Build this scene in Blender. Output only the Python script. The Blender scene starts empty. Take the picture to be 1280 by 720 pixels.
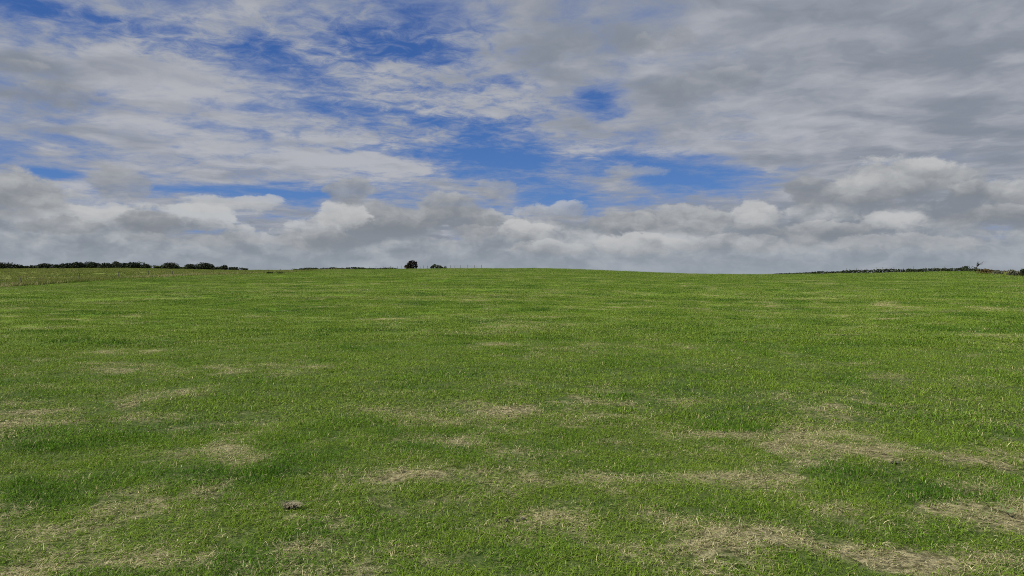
import bpy, bmesh, math, random
import numpy as np
R = math.radians
F = 931.0                    # focal length in photo pixels (1280 wide)
PITCH = math.atan(8.0 / F)   # the camera looks this much below the level
CAMZ = 1.6
scene = bpy.context.scene
COL = scene.collection


def pix_dir(px, py):
    """direction in the place of a spot seen from the photographer's stand"""
    x = (px - 640.0) / F
    z = (360.0 - py) / F
    y = 1.0
    c, s = math.cos(PITCH), math.sin(PITCH)
    v = np.array([x, y * c + z * s, -y * s + z * c])
    return v / np.linalg.norm(v)


def azel(px, py):
    v = pix_dir(px, py)
    return math.degrees(math.atan2(v[0], v[1])), math.degrees(math.asin(v[2]))


# ------------------------------------------------------------------ node graph helper
class NG:
    def __init__(self, tree):
        self.t = tree

    def new(self, typ, **kw):
        n = self.t.nodes.new(typ)
        for k, v in kw.items():
            setattr(n, k, v)
        return n

    def put(self, sock, v):
        if v is None:
            return
        if isinstance(v, S):
            v = v.s
        if isinstance(v, bpy.types.NodeSocket):
            self.t.links.new(v, sock)
        else:
            sock.default_value = v

    def m(self, op, a, b=None, c=None, clamp=False):
        n = self.new('ShaderNodeMath', operation=op, use_clamp=clamp)
        for i, v in enumerate((a, b, c)):
            self.put(n.inputs[i], v)
        return S(self, n.outputs[0])

    def vm(self, op, a, b=None, c=None, scale=None, out=0):
        n = self.new('ShaderNodeVectorMath', operation=op)
        for i, v in enumerate((a, b, c)):
            self.put(n.inputs[i], v)
        if scale is not None:
            self.put(n.inputs['Scale'], scale)
        return S(self, n.outputs[out])

    def xyz(self, x, y, z=0.0):
        n = self.new('ShaderNodeCombineXYZ')
        self.put(n.inputs[0], x); self.put(n.inputs[1], y); self.put(n.inputs[2], z)
        return S(self, n.outputs[0])

    def sep(self, v):
        n = self.new('ShaderNodeSeparateXYZ')
        self.put(n.inputs[0], v)
        return [S(self, o) for o in n.outputs]

    def noise(self, vec, scale=1.0, detail=4.0, rough=0.5, lac=2.0, dist=0.0, color=False):
        n = self.new('ShaderNodeTexNoise')
        self.put(n.inputs['Vector'], vec)
        n.inputs['Scale'].default_value = scale
        n.inputs['Detail'].default_value = detail
        n.inputs['Roughness'].default_value = rough
        n.inputs['Lacunarity'].default_value = lac
        n.inputs['Distortion'].default_value = dist
        return S(self, n.outputs['Color' if color else 'Fac'])

    def sstep(self, v, a, b, lo=0.0, hi=1.0):
        n = self.new('ShaderNodeMapRange', interpolation_type='SMOOTHSTEP', clamp=False)
        self.put(n.inputs['Value'], v)
        for k, q in (('From Min', a), ('From Max', b), ('To Min', lo), ('To Max', hi)):
            self.put(n.inputs[k], q)
        return S(self, n.outputs[0])

    def mix(self, f, a, b):
        n = self.new('ShaderNodeMix', data_type='RGBA')
        self.put(n.inputs[0], f)
        for i, v in ((6, a), (7, b)):
            if isinstance(v, (tuple, list)):
                v = tuple(v) + ((1.0,) if len(v) == 3 else ())
            self.put(n.inputs[i], v)
        return S(self, n.outputs[2])

    def blobs(self, P, lst, acc=0.0):
        """sum of soft bumps; lst holds (photo x, photo y, half width, half height, weight[, tilt deg])"""
        for b in lst:
            px, py, w, h, wt = b[:5]
            a, e = azel(px, py)
            k = math.degrees(1.0 / F)
            sx, sy = 1.0 / (w * k), 1.0 / (h * k)
            if len(b) > 5 and b[5]:
                n = self.new('ShaderNodeMapping', vector_type='TEXTURE')
                self.put(n.inputs['Vector'], P)
                n.inputs['Location'].default_value = (a, e, 0)
                n.inputs['Rotation'].default_value = (0, 0, R(b[5]))
                n.inputs['Scale'].default_value = (1 / sx, 1 / sy, 1)
                q = S(self, n.outputs[0])
            else:
                q = self.vm('MULTIPLY_ADD', P, (sx, sy, 0), (-a * sx, -e * sy, 0))
            d = self.vm('DOT_PRODUCT', q, q, out=1)
            g = self.m('POWER', 0.45, d)
            acc = self.m('MULTIPLY_ADD', g, wt, acc)
        return acc


class S:
    def __init__(self, g, s):
        self.g, self.s = g, s
    def __add__(self, o): return self.g.m('ADD', self, o)
    __radd__ = __add__
    def __sub__(self, o): return self.g.m('SUBTRACT', self, o)
    def __rsub__(self, o): return self.g.m('SUBTRACT', o, self)
    def __mul__(self, o): return self.g.m('MULTIPLY', self, o)
    __rmul__ = __mul__
    def __truediv__(self, o): return self.g.m('DIVIDE', self, o)


# ------------------------------------------------------------------ sky with broken cloud
SUN_EL, SUN_AZ = 46.0, -115.0      # degrees; azimuth measured from the view direction, left is minus


def build_sky():
    w = bpy.data.worlds.new("World")
    scene.world = w
    w.use_nodes = True
    w.node_tree.nodes.clear()
    g = NG(w.node_tree)
    tc = g.new('ShaderNodeTexCoord')
    D = S(g, tc.outputs['Generated'])
    x, y, z = g.sep(D)
    zc = g.m('MAXIMUM', z, 0.0)
    az = g.m('ARCTAN2', x, y) * 57.2958
    el = g.m('ARCSINE', z) * 57.2958

    # clear air
    sky = g.new('ShaderNodeTexSky', sky_type='NISHITA', sun_disc=False)
    sky.sun_elevation = R(SUN_EL)
    sky.sun_rotation = R(SUN_AZ)
    sky.air_density, sky.dust_density, sky.ozone_density = 1.0, 0.0, 4.0
    # clear sky seen a little above the horizon haze
    hs = g.new('ShaderNodeHueSaturation')
    g.put(hs.inputs['Color'], sky.outputs[0])
    hs.inputs['Saturation'].default_value = 1.3
    hs.inputs['Value'].default_value = 0.85
    blue = S(g, hs.outputs[0])
    STR = 0.10
    blue = g.vm('SCALE', blue, scale=STR)
    blue = g.mix(0.72, blue, g.mix(g.sstep(el, 2.0, 20.0), (0.068, 0.168, 0.50), (0.046, 0.102, 0.35)))

    # cloud sheet coordinates: a flat layer overhead, foreshortened to the horizon
    iz = 1.0 / (zc + 0.09) if False else g.m('DIVIDE', 1.0, zc + 0.09)
    Q = g.vm('SCALE', g.xyz(x, y, 0.0), scale=iz)
    # coordinates of the low puffs: seen from the side
    A = g.xyz(az * 0.1, el * 0.1 * 1.6, 0.0)
    # wandering edges
    wn = g.noise(g.xyz(az * 0.11, el * 0.30, 0.0), 1.0, 5, 0.6, color=True)
    wv = g.vm('MULTIPLY', g.vm('SUBTRACT', wn, (0.5, 0.5, 0.5)), (6.5, 2.6, 0.0))
    P = g.vm('ADD', g.xyz(az, el, 0.0), wv)

    # ---- high sheet
    n1 = g.noise(Q, 1.5, 7, 0.55, dist=0.4)
    n2 = g.noise(g.vm('ADD', Q, (7.3, 2.1, 0)), 3.6, 5, 0.58, dist=0.5)
    nb = g.noise(g.vm('ADD', Q, (1.3, 9.1, 0)), 0.7, 5, 0.55, dist=0.5)
    holes = [
        (630, 200, 90, 20, -0.62), (560, 188, 45, 9, -0.4), (700, 252, 52, 17, -0.9), (650, 225, 60, 12, -0.25),
        (850, 213, 60, 20, -0.66), (915, 230, 48, 12, -0.5), (760, 198, 70, 9, -0.4), (800, 190, 60, 8, -0.2),
        (750, 126, 30, 17, -0.62), (310, 237, 85, 7, -0.60), (375, 250, 32, 11, -0.55), (50, 214, 28, 5, -0.5),
        (70, 178, 40, 4, -0.35), (70, 22, 90, 12, -0.42), (215, 50, 100, 12, -0.38), (330, 62, 60, 12, -0.15),
        (480, 60, 80, 13, -0.40, -6), (460, 30, 70, 14, -0.20), (570, 18, 60, 14, -0.30), (455, 132, 75, 7, -0.45, -6),
        (330, 92, 40, 8, -0.3), (610, 160, 60, 7, -0.5, 8), (440, 184, 55, 5, -0.42, -4), (520, 150, 60, 8, -0.25),
        (1090, 212, 30, 5, -0.25), (980, 175, 40, 5, -0.2), (1050, 205, 60, 8, -0.12), (240, 20, 80, 16, 0.05),
        (30, 5, 60, 8, -0.3), (555, 60, 40, 10, -0.25), (240, 130, 40, 4, -0.1),
        (740, 60, 90, 50, 0.22), (360, 10, 60, 12, 0.15), (330, 50, 280, 50, -0.05), (540, 120, 110, 60, -0.10), (160, 85, 110, 10, 0.12),
        (1100, 110, 250, 130, 0.55), (1250, 90, 90, 60, 0.3), (200, 110, 190, 24, 0.25), (330, 185, 220, 22, 0.30), (480, 205, 90, 10, 0.35),
        (690, 180, 30, 8, 0.2), (740, 240, 20, 10, 0.15), (780, 222, 25, 10, 0.25), (700, 225, 60, 6, 0.15),
        (620, 100, 60, 40, 0.12), (130, 200, 60, 8, 0.1), (600, 285, 500, 30, 0.35),
    ]
    cov = g.blobs(P, [(b[0], b[1], b[2], b[3], b[4] * (0.82 if b[1] < 165 and b[4] < 0 else 1.0)) + tuple(b[5:]) for b in holes], 0.62)
    n3 = g.noise(g.vm('MULTIPLY', Q, (1.0, 1.0, 1.0)), 11.0, 6, 0.66, dist=0.6)
    c1 = cov + (n1 - 0.5) * 1.25 + (n2 - 0.5) * 1.35 + (n3 - 0.5) * g.blobs(P, [(560, 140, 150, 50, 1.1), (480, 50, 140, 40, 1.1), (180, 45, 180, 26, 1.0), (640, 215, 200, 40, 0.3)], 0.45)
    veil = g.sstep(c1, 0.0, 0.86)
    # lumps in the sheet, lit from above and seen from below
    Qw = g.vm('ADD', Q, g.vm('MULTIPLY', g.vm('SUBTRACT', g.noise(Q, 2.2, 4, 0.55, color=True), (0.5, 0.5, 0.5)), (0.5, 0.5, 0.0)))
    r1 = g.noise(Qw, 2.3, 7, 0.56)
    r2 = g.noise(g.vm('ADD', Qw, (-0.05, 0.13, 0.0)), 2.3, 4, 0.5)
    relief = (r1 - r2)
    # tone of the sheet: thick parts are grey from below, thin parts pale
    tone_b = [
        (200, 110, 220, 26, 0.34), (350, 185, 230, 26, 0.42), (500, 212, 90, 10, 0.45), (120, 235, 160, 18, 0.2), (620, 110, 60, 40, 0.15),
        (850, 50, 60, 14, 0.42, 25), (1070, 60, 60, 20, 0.22), (860, 80, 30, 12, 0.2), (760, 190, 110, 10, 0.3), (1040, 120, 130, 26, 0.18),
        (820, 60, 50, 14, -0.28), (990, 85, 110, 20, -0.10), (1190, 60, 90, 60, -0.08), (1130, 190, 120, 30, -0.05), (860, 110, 50, 20, -0.28),
        (690, 50, 60, 60, -0.2), (20, 75, 34, 10, -0.5), (60, 122, 40, 14, -0.46), (1230, 150, 70, 60, -0.10), (330, 200, 100, 6, -0.3, -4),
        (310, 215, 80, 5, -0.2), (460, 0, 200, 14, -0.1), (900, 175, 80, 10, 0.12), (1110, 157, 40, 6, 0.16), (640, 150, 40, 20, 0.1),
    ]
    t0 = g.blobs(P, tone_b, 0.42) + (nb - 0.5) * 0.75 + (n2 - 0.5) * 0.35 + (n1 - 0.5) * 0.3 + (n3 - 0.5) * 0.06 + relief * g.sstep(c1, 0.4, 1.1, 0.5, 1.5)
    tone = g.sstep(t0, 0.05, 0.95)
    warm = g.noise(Q, 0.9, 3, 0.5)
    sheet = g.mix(tone, (0.232, 0.262, 0.312), (0.448, 0.462, 0.500))
    sheet = g.mix(g.sstep(warm, 0.4, 0.7, 0.0, 0.3), sheet, g.vm('MULTIPLY', sheet, (1.03, 0.99, 0.96)))
    thin = g.sstep(c1, 0.30, 1.0)
    sheet = g.mix(thin, (0.260, 0.310, 0.440), sheet)
    col = g.mix(veil * 0.97, blue, sheet)

    # ---- low cumulus bank
    lowmask = g.sstep(el, 10.0, 5.0)
    Aw = g.vm('ADD', A, g.vm('MULTIPLY', g.vm('SUBTRACT', g.noise(A, 7.0, 3, 0.5, color=True), (0.5, 0.5, 0.5)), (0.16, 0.12, 0.0)))
    pn = g.noise(Aw, 2.3, 9, 0.58)
    ps = g.noise(Aw, 2.3, 4, 0.5)
    pnu = g.noise(g.vm('ADD', Aw, (-0.03, 0.10, 0.0)), 2.3, 4, 0.5)
    big = g.noise(g.vm('ADD', A, (4.2, 1.7, 0)), 1.1, 3, 0.5)
    puffs = [
        (90, 262, 60, 14, 0.3), (60, 282, 60, 8, 0.3), (130, 285, 60, 8, 0.3),
        (500, 276, 85, 12, 0.5), (560, 266, 50, 12, 0.4), (430, 292, 60, 16, 0.5), (600, 270, 22, 22, 0.45),
        (1110, 245, 60, 14, 0.3), (1060, 258, 60, 12, 0.3), (1180, 256, 50, 10, 0.2), (1000, 245, 26, 14, 0.3),
        (1265, 240, 40, 16, 0.6), (1240, 268, 60, 12, 0.5), (800, 302, 70, 12, 0.8), (1030, 290, 70, 12, 0.5), (660, 290, 40, 16, 0.7), (700, 305, 40, 10, 0.5),
        (770, 275, 60, 18, 0.45), (860, 275, 70, 14, 0.45), (1120, 278, 50, 10, 0.55), (320, 255, 40, 6, 0.3), (800, 210, 24, 9, 0.5),
        (250, 265, 60, 9, 0.4), (730, 245, 20, 10, 0.1), (700, 252, 50, 14, -0.9), (900, 235, 60, 14, -0.45), (375, 250, 34, 9, -0.6),
        (640, 200, 120, 24, -0.6), (310, 237, 80, 7, -0.5), (60, 215, 20, 5, -0.5),
    ]
    pm = g.blobs(P, puffs, 0.0)
    base = g.sstep(el, 7.0, 1.2, 0.0, 1.05)
    c2 = pm + base + (pn - 0.5) * 2.1 + (big - 0.5) * 0.7
    pa = g.sstep(c2, 0.42, 0.66)
    # lit tops and grey bases
    lit = (ps - pnu) * 2.3 + (pn - ps) * 2.6
    lit_b = [
        (1120, 214, 45, 16, 0.38), (1095, 246, 70, 10, -0.20), (945, 265, 20, 11, 0.6), (800, 302, 56, 9, 0.55), (1118, 274, 26, 7, 0.8), (660, 284, 26, 9, 0.45),
        (20, 236, 44, 26, -0.38), (145, 226, 30, 18, -0.5), (185, 278, 36, 12, -0.45), (500, 272, 85, 18, -0.22), (435, 240, 26, 14, -0.3), (430, 296, 70, 14, -0.32),
        (600, 275, 26, 22, -0.3), (420, 268, 26, 12, 0.35), (290, 250, 80, 8, 0.6), (120, 258, 150, 24, 0.42), (330, 275, 60, 14, 0.3), (310, 285, 60, 10, 0.2), (1000, 245, 24, 18, -0.2),
        (1240, 275, 60, 12, -0.2), (1030, 292, 70, 10, -0.3), (1250, 240, 50, 14, -0.15), (1000, 318, 260, 12, 0.0), (520, 318, 60, 8, -0.1), (500, 306, 30, 6, 0.3), (860, 290, 70, 8, -0.2),
        (760, 282, 50, 9, -0.25), (100, 315, 160, 12, -0.1),
    ]
    l0 = g.blobs(P, lit_b, 0.40) + lit + (big - 0.5) * 0.6
    lt = g.sstep(l0, 0.0, 1.0)
    cum = g.mix(lt, (0.222, 0.248, 0.288), (0.505, 0.522, 0.540))
    # far cloud fades into the air near the horizon
    hz = g.sstep(el, 4.5, 0.3, 0.0, 0.55)
    cum = g.mix(hz, cum, (0.275, 0.320, 0.375))
    low = g.mix(g.sstep(el, 2.5, 0.0, 0, 0.35), cum, (0.36, 0.40, 0.45))
    col = g.mix(pa * 0.95, col, low)

    # single puffs standing in front of the bank: photo x, y, half width, half height, tone at the middle, gain of tone with height, opacity
    wv2 = g.vm('MULTIPLY', g.vm('SUBTRACT', g.noise(g.xyz(az * 0.45, el * 0.7, 3.0), 1.0, 5, 0.6, color=True), (0.5, 0.5, 0.5)), (3.2, 1.7, 0.0))
    # (the tiny term only makes the puffs evaluate after the layers behind them, which keeps the shader's stack small)
    P2 = g.vm('ADD', g.xyz(g.m('MULTIPLY_ADD', col, 1e-7, az), el, 0.0), wv2)
    hero = [
        (70, 250, 60, 9, 0.55, 0.3, 0.6), (290, 254, 60, 12, 0.85, 0.3, 0.7), (120, 268, 50, 12, 0.75, 0.3, 0.6), (690, 268, 50, 16, 0.45, 0.3, 0.7), (620, 240, 30, 16, 0.30, 0.1, 0.5),
        (1110, 232, 70, 34, 0.44, 0.46, 0.95), (1015, 243, 26, 20, 0.22, 0.1, 0.8), (1190, 228, 34, 16, 0.30, 0.2, 0.6), (860, 276, 60, 20, 0.45, 0.3, 0.8), (770, 280, 50, 18, 0.32, 0.2, 0.8),
        (945, 274, 28, 23, 0.58, 0.4, 0.8), (1255, 244, 44, 18, 0.30, 0.25, 0.9), (1232, 272, 60, 12, 0.22, 0.2, 0.85), (1118, 276, 40, 14, 0.85, 0.4, 0.65), (1030, 292, 64, 14, 0.25, 0.35, 0.85),
        (560, 262, 46, 20, 0.34, 0.2, 0.8), (500, 276, 74, 22, 0.22, 0.2, 0.85), (425, 270, 30, 18, 0.72, 0.3, 0.9), (400, 302, 60, 14, 0.24, 0.2, 0.8), (604, 280, 24, 24, 0.28, 0.1, 0.7),
        (437, 240, 30, 18, 0.26, 0.2, 0.8), (660, 292, 36, 15, 0.62, 0.4, 0.85), (800, 306, 66, 14, 0.75, 0.5, 0.85), (147, 236, 32, 24, 0.22, 0.15, 0.62), (14, 244, 50, 30, 0.30, 0.22, 0.97), (188, 280, 34, 14, 0.20, 0.2, 0.95),
        (75, 284, 44, 9, 0.22, 0.2, 0.7), (690, 312, 50, 11, 0.5, 0.4, 0.7), (590, 292, 40, 12, 0.3, 0.3, 0.7), (920, 305, 70, 12, 0.42, 0.3, 0.6), (1140, 305, 80, 12, 0.6, 0.3, 0.5), (250, 300, 80, 12, 0.40, 0.2, 0.5),
        (10, 82, 34, 12, 0.15, 0.1, 0.55), (60, 122, 44, 16, 0.15, 0.1, 0.55), (835, 50, 44, 13, 0.22, 0.2, 0.45), (800, 214, 40, 12, 0.4, 0.1, 0.4), (880, 108, 60, 20, 0.25, 0.2, 0.35),
    ]
    fine = (pn - 0.5) * 2.3 + (big - 0.5) * 0.8 + (n2 - 0.5) * 0.4
    for px, py, hw, hh, tn, gn, op in hero:
        a0, e0 = azel(px, py); k = math.degrees(1 / F)
        q = g.vm('MULTIPLY_ADD', P2, (1 / (hw * k), 1 / (hh * k), 0), (-a0 / (hw * k), -e0 / (hh * k), 0))
        d2 = g.vm('DOT_PRODUCT', q, q, out=1)
        qx, qy, qz = g.sep(q)
        sh = fine - g.m('MULTIPLY_ADD', d2, 0.8, -1.0)
        soft = g.sstep(qy, -1.2, 0.4, 0.75, 0.0)
        al = g.sstep(sh - soft * 0.3, 0.04, g.m('ADD', soft, 0.46)) * op
        tn2 = g.sstep(g.m('MULTIPLY_ADD', qy, gn, tn) + lit * 0.75 + (big - 0.5) * 0.3, -0.1, 1.1)
        pc = g.mix(tn2, (0.215, 0.236, 0.268), (0.525, 0.532, 0.535))
        pc = g.mix(hz * 0.6, pc, (0.30, 0.34, 0.39))
        col = g.mix(al, col, pc)

    # below the horizon: grass-lit ground colour, never seen
    col = g.mix(g.sstep(z, -0.01, -0.05), col, (0.06, 0.08, 0.04))
    bg = g.new('ShaderNodeBackground')
    g.put(bg.inputs['Color'], col)
    bg.inputs['Strength'].default_value = 0.80
    out = g.new('ShaderNodeOutputWorld')
    g.t.links.new(bg.outputs[0], out.inputs[0])


def build_camera():
    cam = bpy.data.cameras.new("camera")
    o = bpy.data.objects.new("camera", cam)
    COL.objects.link(o)
    o.location = (0, 0, CAMZ)
    o.rotation_euler = (math.pi / 2 - PITCH, 0, 0)
    cam.sensor_width = 36.0
    cam.lens = 36.0 * F / 1280.0
    cam.clip_start = 0.05
    cam.clip_end = 20000
    scene.camera = o


scene.view_settings.view_transform = 'Standard'
scene.view_settings.look = 'None'
scene.view_settings.exposure = 0.32
scene.view_settings.gamma = 1.0
build_sky()
build_camera()
scene.world.cycles.sampling_method = 'MANUAL'
scene.world.cycles.sample_map_resolution = 512

# ------------------------------------------------------------------ land form
rng = np.random.default_rng(7)
_lat = np.random.default_rng(11).random((257, 257))


def vnoise(x, y):
    x = np.asarray(x, float); y = np.asarray(y, float)
    xi = np.floor(x).astype(int); yi = np.floor(y).astype(int)
    fx = x - xi; fy = y - yi
    fx = fx * fx * (3 - 2 * fx); fy = fy * fy * (3 - 2 * fy)
    a = _lat[xi % 256, yi % 256]; b = _lat[(xi + 1) % 256, yi % 256]
    c = _lat[xi % 256, (yi + 1) % 256]; d = _lat[(xi + 1) % 256, (yi + 1) % 256]
    return (a * (1 - fx) + b * fx) * (1 - fy) + (c * (1 - fx) + d * fx) * fy


def fbm(x, y, f=1.0, o=4, g=0.5, s=0.0):
    t = 0; a = 1.0; n = 0
    for i in range(o):
        t = t + a * vnoise(x * f + 17.3 * i + s, y * f + 9.1 * i + s * 1.7)
        n += a; a *= g; f *= 2.03
    return t / n


# the crest of the rise: photo column -> row of the skyline of the ground, distance of the crest
SKY = [(-400, 338, 330), (0, 336.6, 330), (150, 335.8, 320), (300, 338.4, 300), (370, 338.2, 270), (450, 337.4, 250), (560, 336.4, 235),
       (680, 336.3, 225), (730, 337.9, 215), (790, 340.8, 205), (870, 343.6, 200), (960, 344.2, 200), (1080, 342.6, 205),
       (1200, 340.3, 205), (1250, 341.0, 200), (1290, 343.5, 195), (1700, 350, 190)]


def _az_of(px):
    d = pix_dir(px, 340)
    return math.atan2(d[0], d[1])


_sa = np.array([_az_of(p[0]) for p in SKY])
_st = []
for p in SKY:
    d = pix_dir(p[0], p[1]); _st.append(d[2] / math.hypot(d[0], d[1]))
_st = np.array(_st); _sr = np.array([float(p[2]) for p in SKY])
_T = np.linspace(0.02, 1.15, 400)


def _prof(t):
    u = np.clip(t, 0, 1)
    p = u * u * (3 - 2 * u)
    return np.where(t > 1, 1 - np.minimum((t - 1) ** 2 * 0.8, 0.2 + (t - 1) * 0.35), p)


_H = []
for tr, rr in zip(_st, _sr):
    lo, hi = 0.0, 30.0
    for _ in range(50):
        mid = (lo + hi) / 2
        if np.max((mid * _prof(_T) - CAMZ) / (rr * _T)) > tr: hi = mid
        else: lo = mid
    _H.append(mid)
_H = np.array(_H)


def land(x, y, fine=True):
    x = np.asarray(x, float); y = np.asarray(y, float)
    r = np.hypot(x, y); a = np.arctan2(x, y)
    # blend to a plain average behind the camera
    H = np.interp(a, _sa, _H); Rr = np.interp(a, _sa, _sr)
    z = H * _prof(r / Rr)
    z = np.maximum(z, -12 - 0 * z)
    und = (fbm(x, y, 1 / 26.0, 3) - 0.5) * 0.55 * np.clip((r - 14) / 40, 0, 1) * np.clip(1.25 - r / Rr, 0.12, 1)
    z = z + und
    if fine:
        z = z + (fbm(x, y, 1 / 1.7, 3, 0.55, 40) - 0.5) * 0.10 * np.clip(r / 4, 0, 1) * np.clip((180 - r) / 100, 0, 1)
    return z


def hit(px, py):
    """where the land is met along the line of sight through a spot of the photograph"""
    d = pix_dir(px, py)
    t = np.geomspace(1.5, 600, 6000)
    zz = CAMZ + d[2] * t - land(d[0] * t, d[1] * t, False)
    k = np.argmax(zz < 0)
    if k == 0:
        k = int(np.argmin(np.where(t > 100, np.abs(zz), 9e9)))
    return d[0] * t[k], d[1] * t[k]


def foot(px, dist):
    """point of the land at a photo column and a distance"""
    d = pix_dir(px, 340)
    n = math.hypot(d[0], d[1])
    X, Y = d[0] / n * dist, d[1] / n * dist
    return X, Y, float(land(X, Y))


# ---- edge of the mown field on the left
EDGE = [hit(px, py) for px, py in [(-160, 372), (-60, 363.5), (0, 358.8), (60, 355.2), (120, 351.2), (200, 346.6), (260, 343.8), (330, 341.6), (362, 340.6)]]
EDGE = EDGE + [(EDGE[-1][0] + 8, EDGE[-1][1] + 70)]
EX = np.array([e[0] for e in EDGE]); EY = np.array([e[1] for e in EDGE])
_ea = np.arctan2(EX, EY); _er = np.hypot(EX, EY)
_o = np.argsort(_ea)


RE = [hit(px, py) for px, py in [(1224, 341.5), (1240, 343.0), (1257, 345.8), (1275, 347.2), (1300, 348.0), (1400, 350.0), (1600, 353.0)]]
RX = np.array([e[0] for e in RE]); RY = np.array([e[1] for e in RE])
_ra = np.arctan2(RX, RY); _rr = np.hypot(RX, RY)


def rough_of(x, y):
    """metres beyond the field edge into the rough pasture (negative inside the mown field)"""
    a = np.arctan2(x, y); r = np.hypot(x, y)
    d = r - np.interp(a, _ea[_o], _er[_o])
    d2 = r - np.interp(a, _ra, _rr)
    return np.where((a > -1.2) & (a < _ea.max()), d, np.where((a > _ra[0]) & (a < 1.2), d2, -50.0))


# ---- straw patches and lush tufts seen in the field: (photo x, photo y, half width px, half height px, weight)
DRY = [(280, 462, 90, 8, .6), (170, 438, 50, 4, .6), (150, 458, 45, 7, .45), (230, 489, 45, 7, .5), (395, 465, 25, 5, .4), (515, 507, 60, 6, .5),
       (636, 514, 34, 11, .9), (750, 443, 22, 3, .5), (610, 428, 30, 3, .4), (500, 417, 40, 3, .3), (690, 410, 60, 3, .3), (870, 433, 30, 3, .2),
       (880, 554, 44, 9, .9), (975, 545, 28, 8, .7), (950, 575, 90, 16, .75), (930, 600, 50, 12, .6), (1150, 566, 110, 12, .8), (1040, 515, 70, 10, .3),
       (1060, 525, 40, 8, .4), (1210, 590, 80, 30, .5), (1180, 630, 60, 20, .6), (1210, 650, 40, 14, .5), (1050, 622, 34, 10, .7), (1100, 600, 40, 8, .45),
       (1080, 705, 130, 16, .8), (1000, 690, 70, 14, .55), (880, 705, 50, 20, .7), (1230, 690, 50, 16, .45), (700, 600, 90, 14, .5), (740, 615, 50, 12, .3),
       (790, 680, 36, 16, .6), (535, 598, 40, 8, .5), (325, 565, 50, 8, .4), (150, 620, 60, 12, .35), (80, 510, 80, 10, .5), (10, 535, 30, 6, .6), (60, 680, 60, 12, .3),
       (140, 690, 24, 12, .6), (240, 690, 30, 10, .2), (20, 420, 50, 3, .3), (140, 437, 30, 3, .3), (110, 376, 20, 2, .3), (1112, 381, 20, 3, .9), (1130, 384, 34, 3, .35),
       (1240, 370, 40, 2, .3), (1260, 388, 40, 2, .35), (690, 362, 30, 2, .5), (655, 368, 40, 2, .3), (300, 402, 16, 2, .4), (205, 402, 14, 2, .5), (540, 545, 60, 10, .15), (430, 680, 30, 14, .3),
       (1000, 453, 50, 3, .3), (845, 505, 60, 6, .3), (790, 540, 50, 6, .35), (900, 505, 40, 5, .3), (470, 400, 60, 2, .3), (590, 385, 50, 2, .25), (960, 390, 60, 2, .3), (640, 640, 40, 6, .4), (600, 430, 20, 2, .3)]
LUSH = [(1045, 592, 42, 22, 1.0), (1140, 612, 34, 14, .9), (1255, 694, 28, 24, 1.0), (1115, 660, 44, 12, .6), (1250, 628, 24, 10, .7), (650, 570, 70, 16, .7), (640, 680, 50, 16, .6),
        (812, 672, 26, 20, .9), (945, 690, 22, 20, .5), (980, 705, 10, 12, .6), (950, 650, 70, 22, .35), (930, 540, 26, 10, .7), (770, 535, 50, 8, .4), (740, 580, 40, 8, .3), (90, 555, 110, 16, .5),
        (30, 630, 40, 24, .6), (350, 595, 60, 12, .5), (350, 690, 40, 12, .5), (500, 560, 90, 14, .35), (560, 385, 60, 4, .2), (1060, 478, 60, 8, .4), (870, 490, 30, 5, .6), (1180, 540, 80, 8, .3), (1000, 440, 120, 8, .15),
        (300, 480, 200, 4, .2), (110, 430, 60, 3, .3), (370, 545, 40, 8, .4), (1130, 520, 70, 8, .3), (700, 690, 30, 8, .3)]


def _spots(lst):
    out = []
    for px, py, w, h, wt in lst:
        X, Y = hit(px, py)
        X2, Y2 = hit(px, py - h); X3, Y3 = hit(px, py + h)
        dep = math.hypot(X2 - X3, Y2 - Y3) / 2
        wid = w / F * math.hypot(X, Y)
        out.append((X, Y, wid, dep, wt, math.atan2(X, Y)))
    return out


DRYW, LUSHW = _spots(DRY), _spots(LUSH)


def _sum(x, y, sp):
    t = np.zeros_like(x, float)
    for X, Y, w, d, wt, a in sp:
        dx, dy = x - X, y - Y
        ca, sa = math.cos(a), math.sin(a)
        u = (dx * ca - dy * sa) / w; v = (dx * sa + dy * ca) / d
        t = t + wt * np.exp(-0.8 * (u * u + v * v))
    return t


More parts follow.
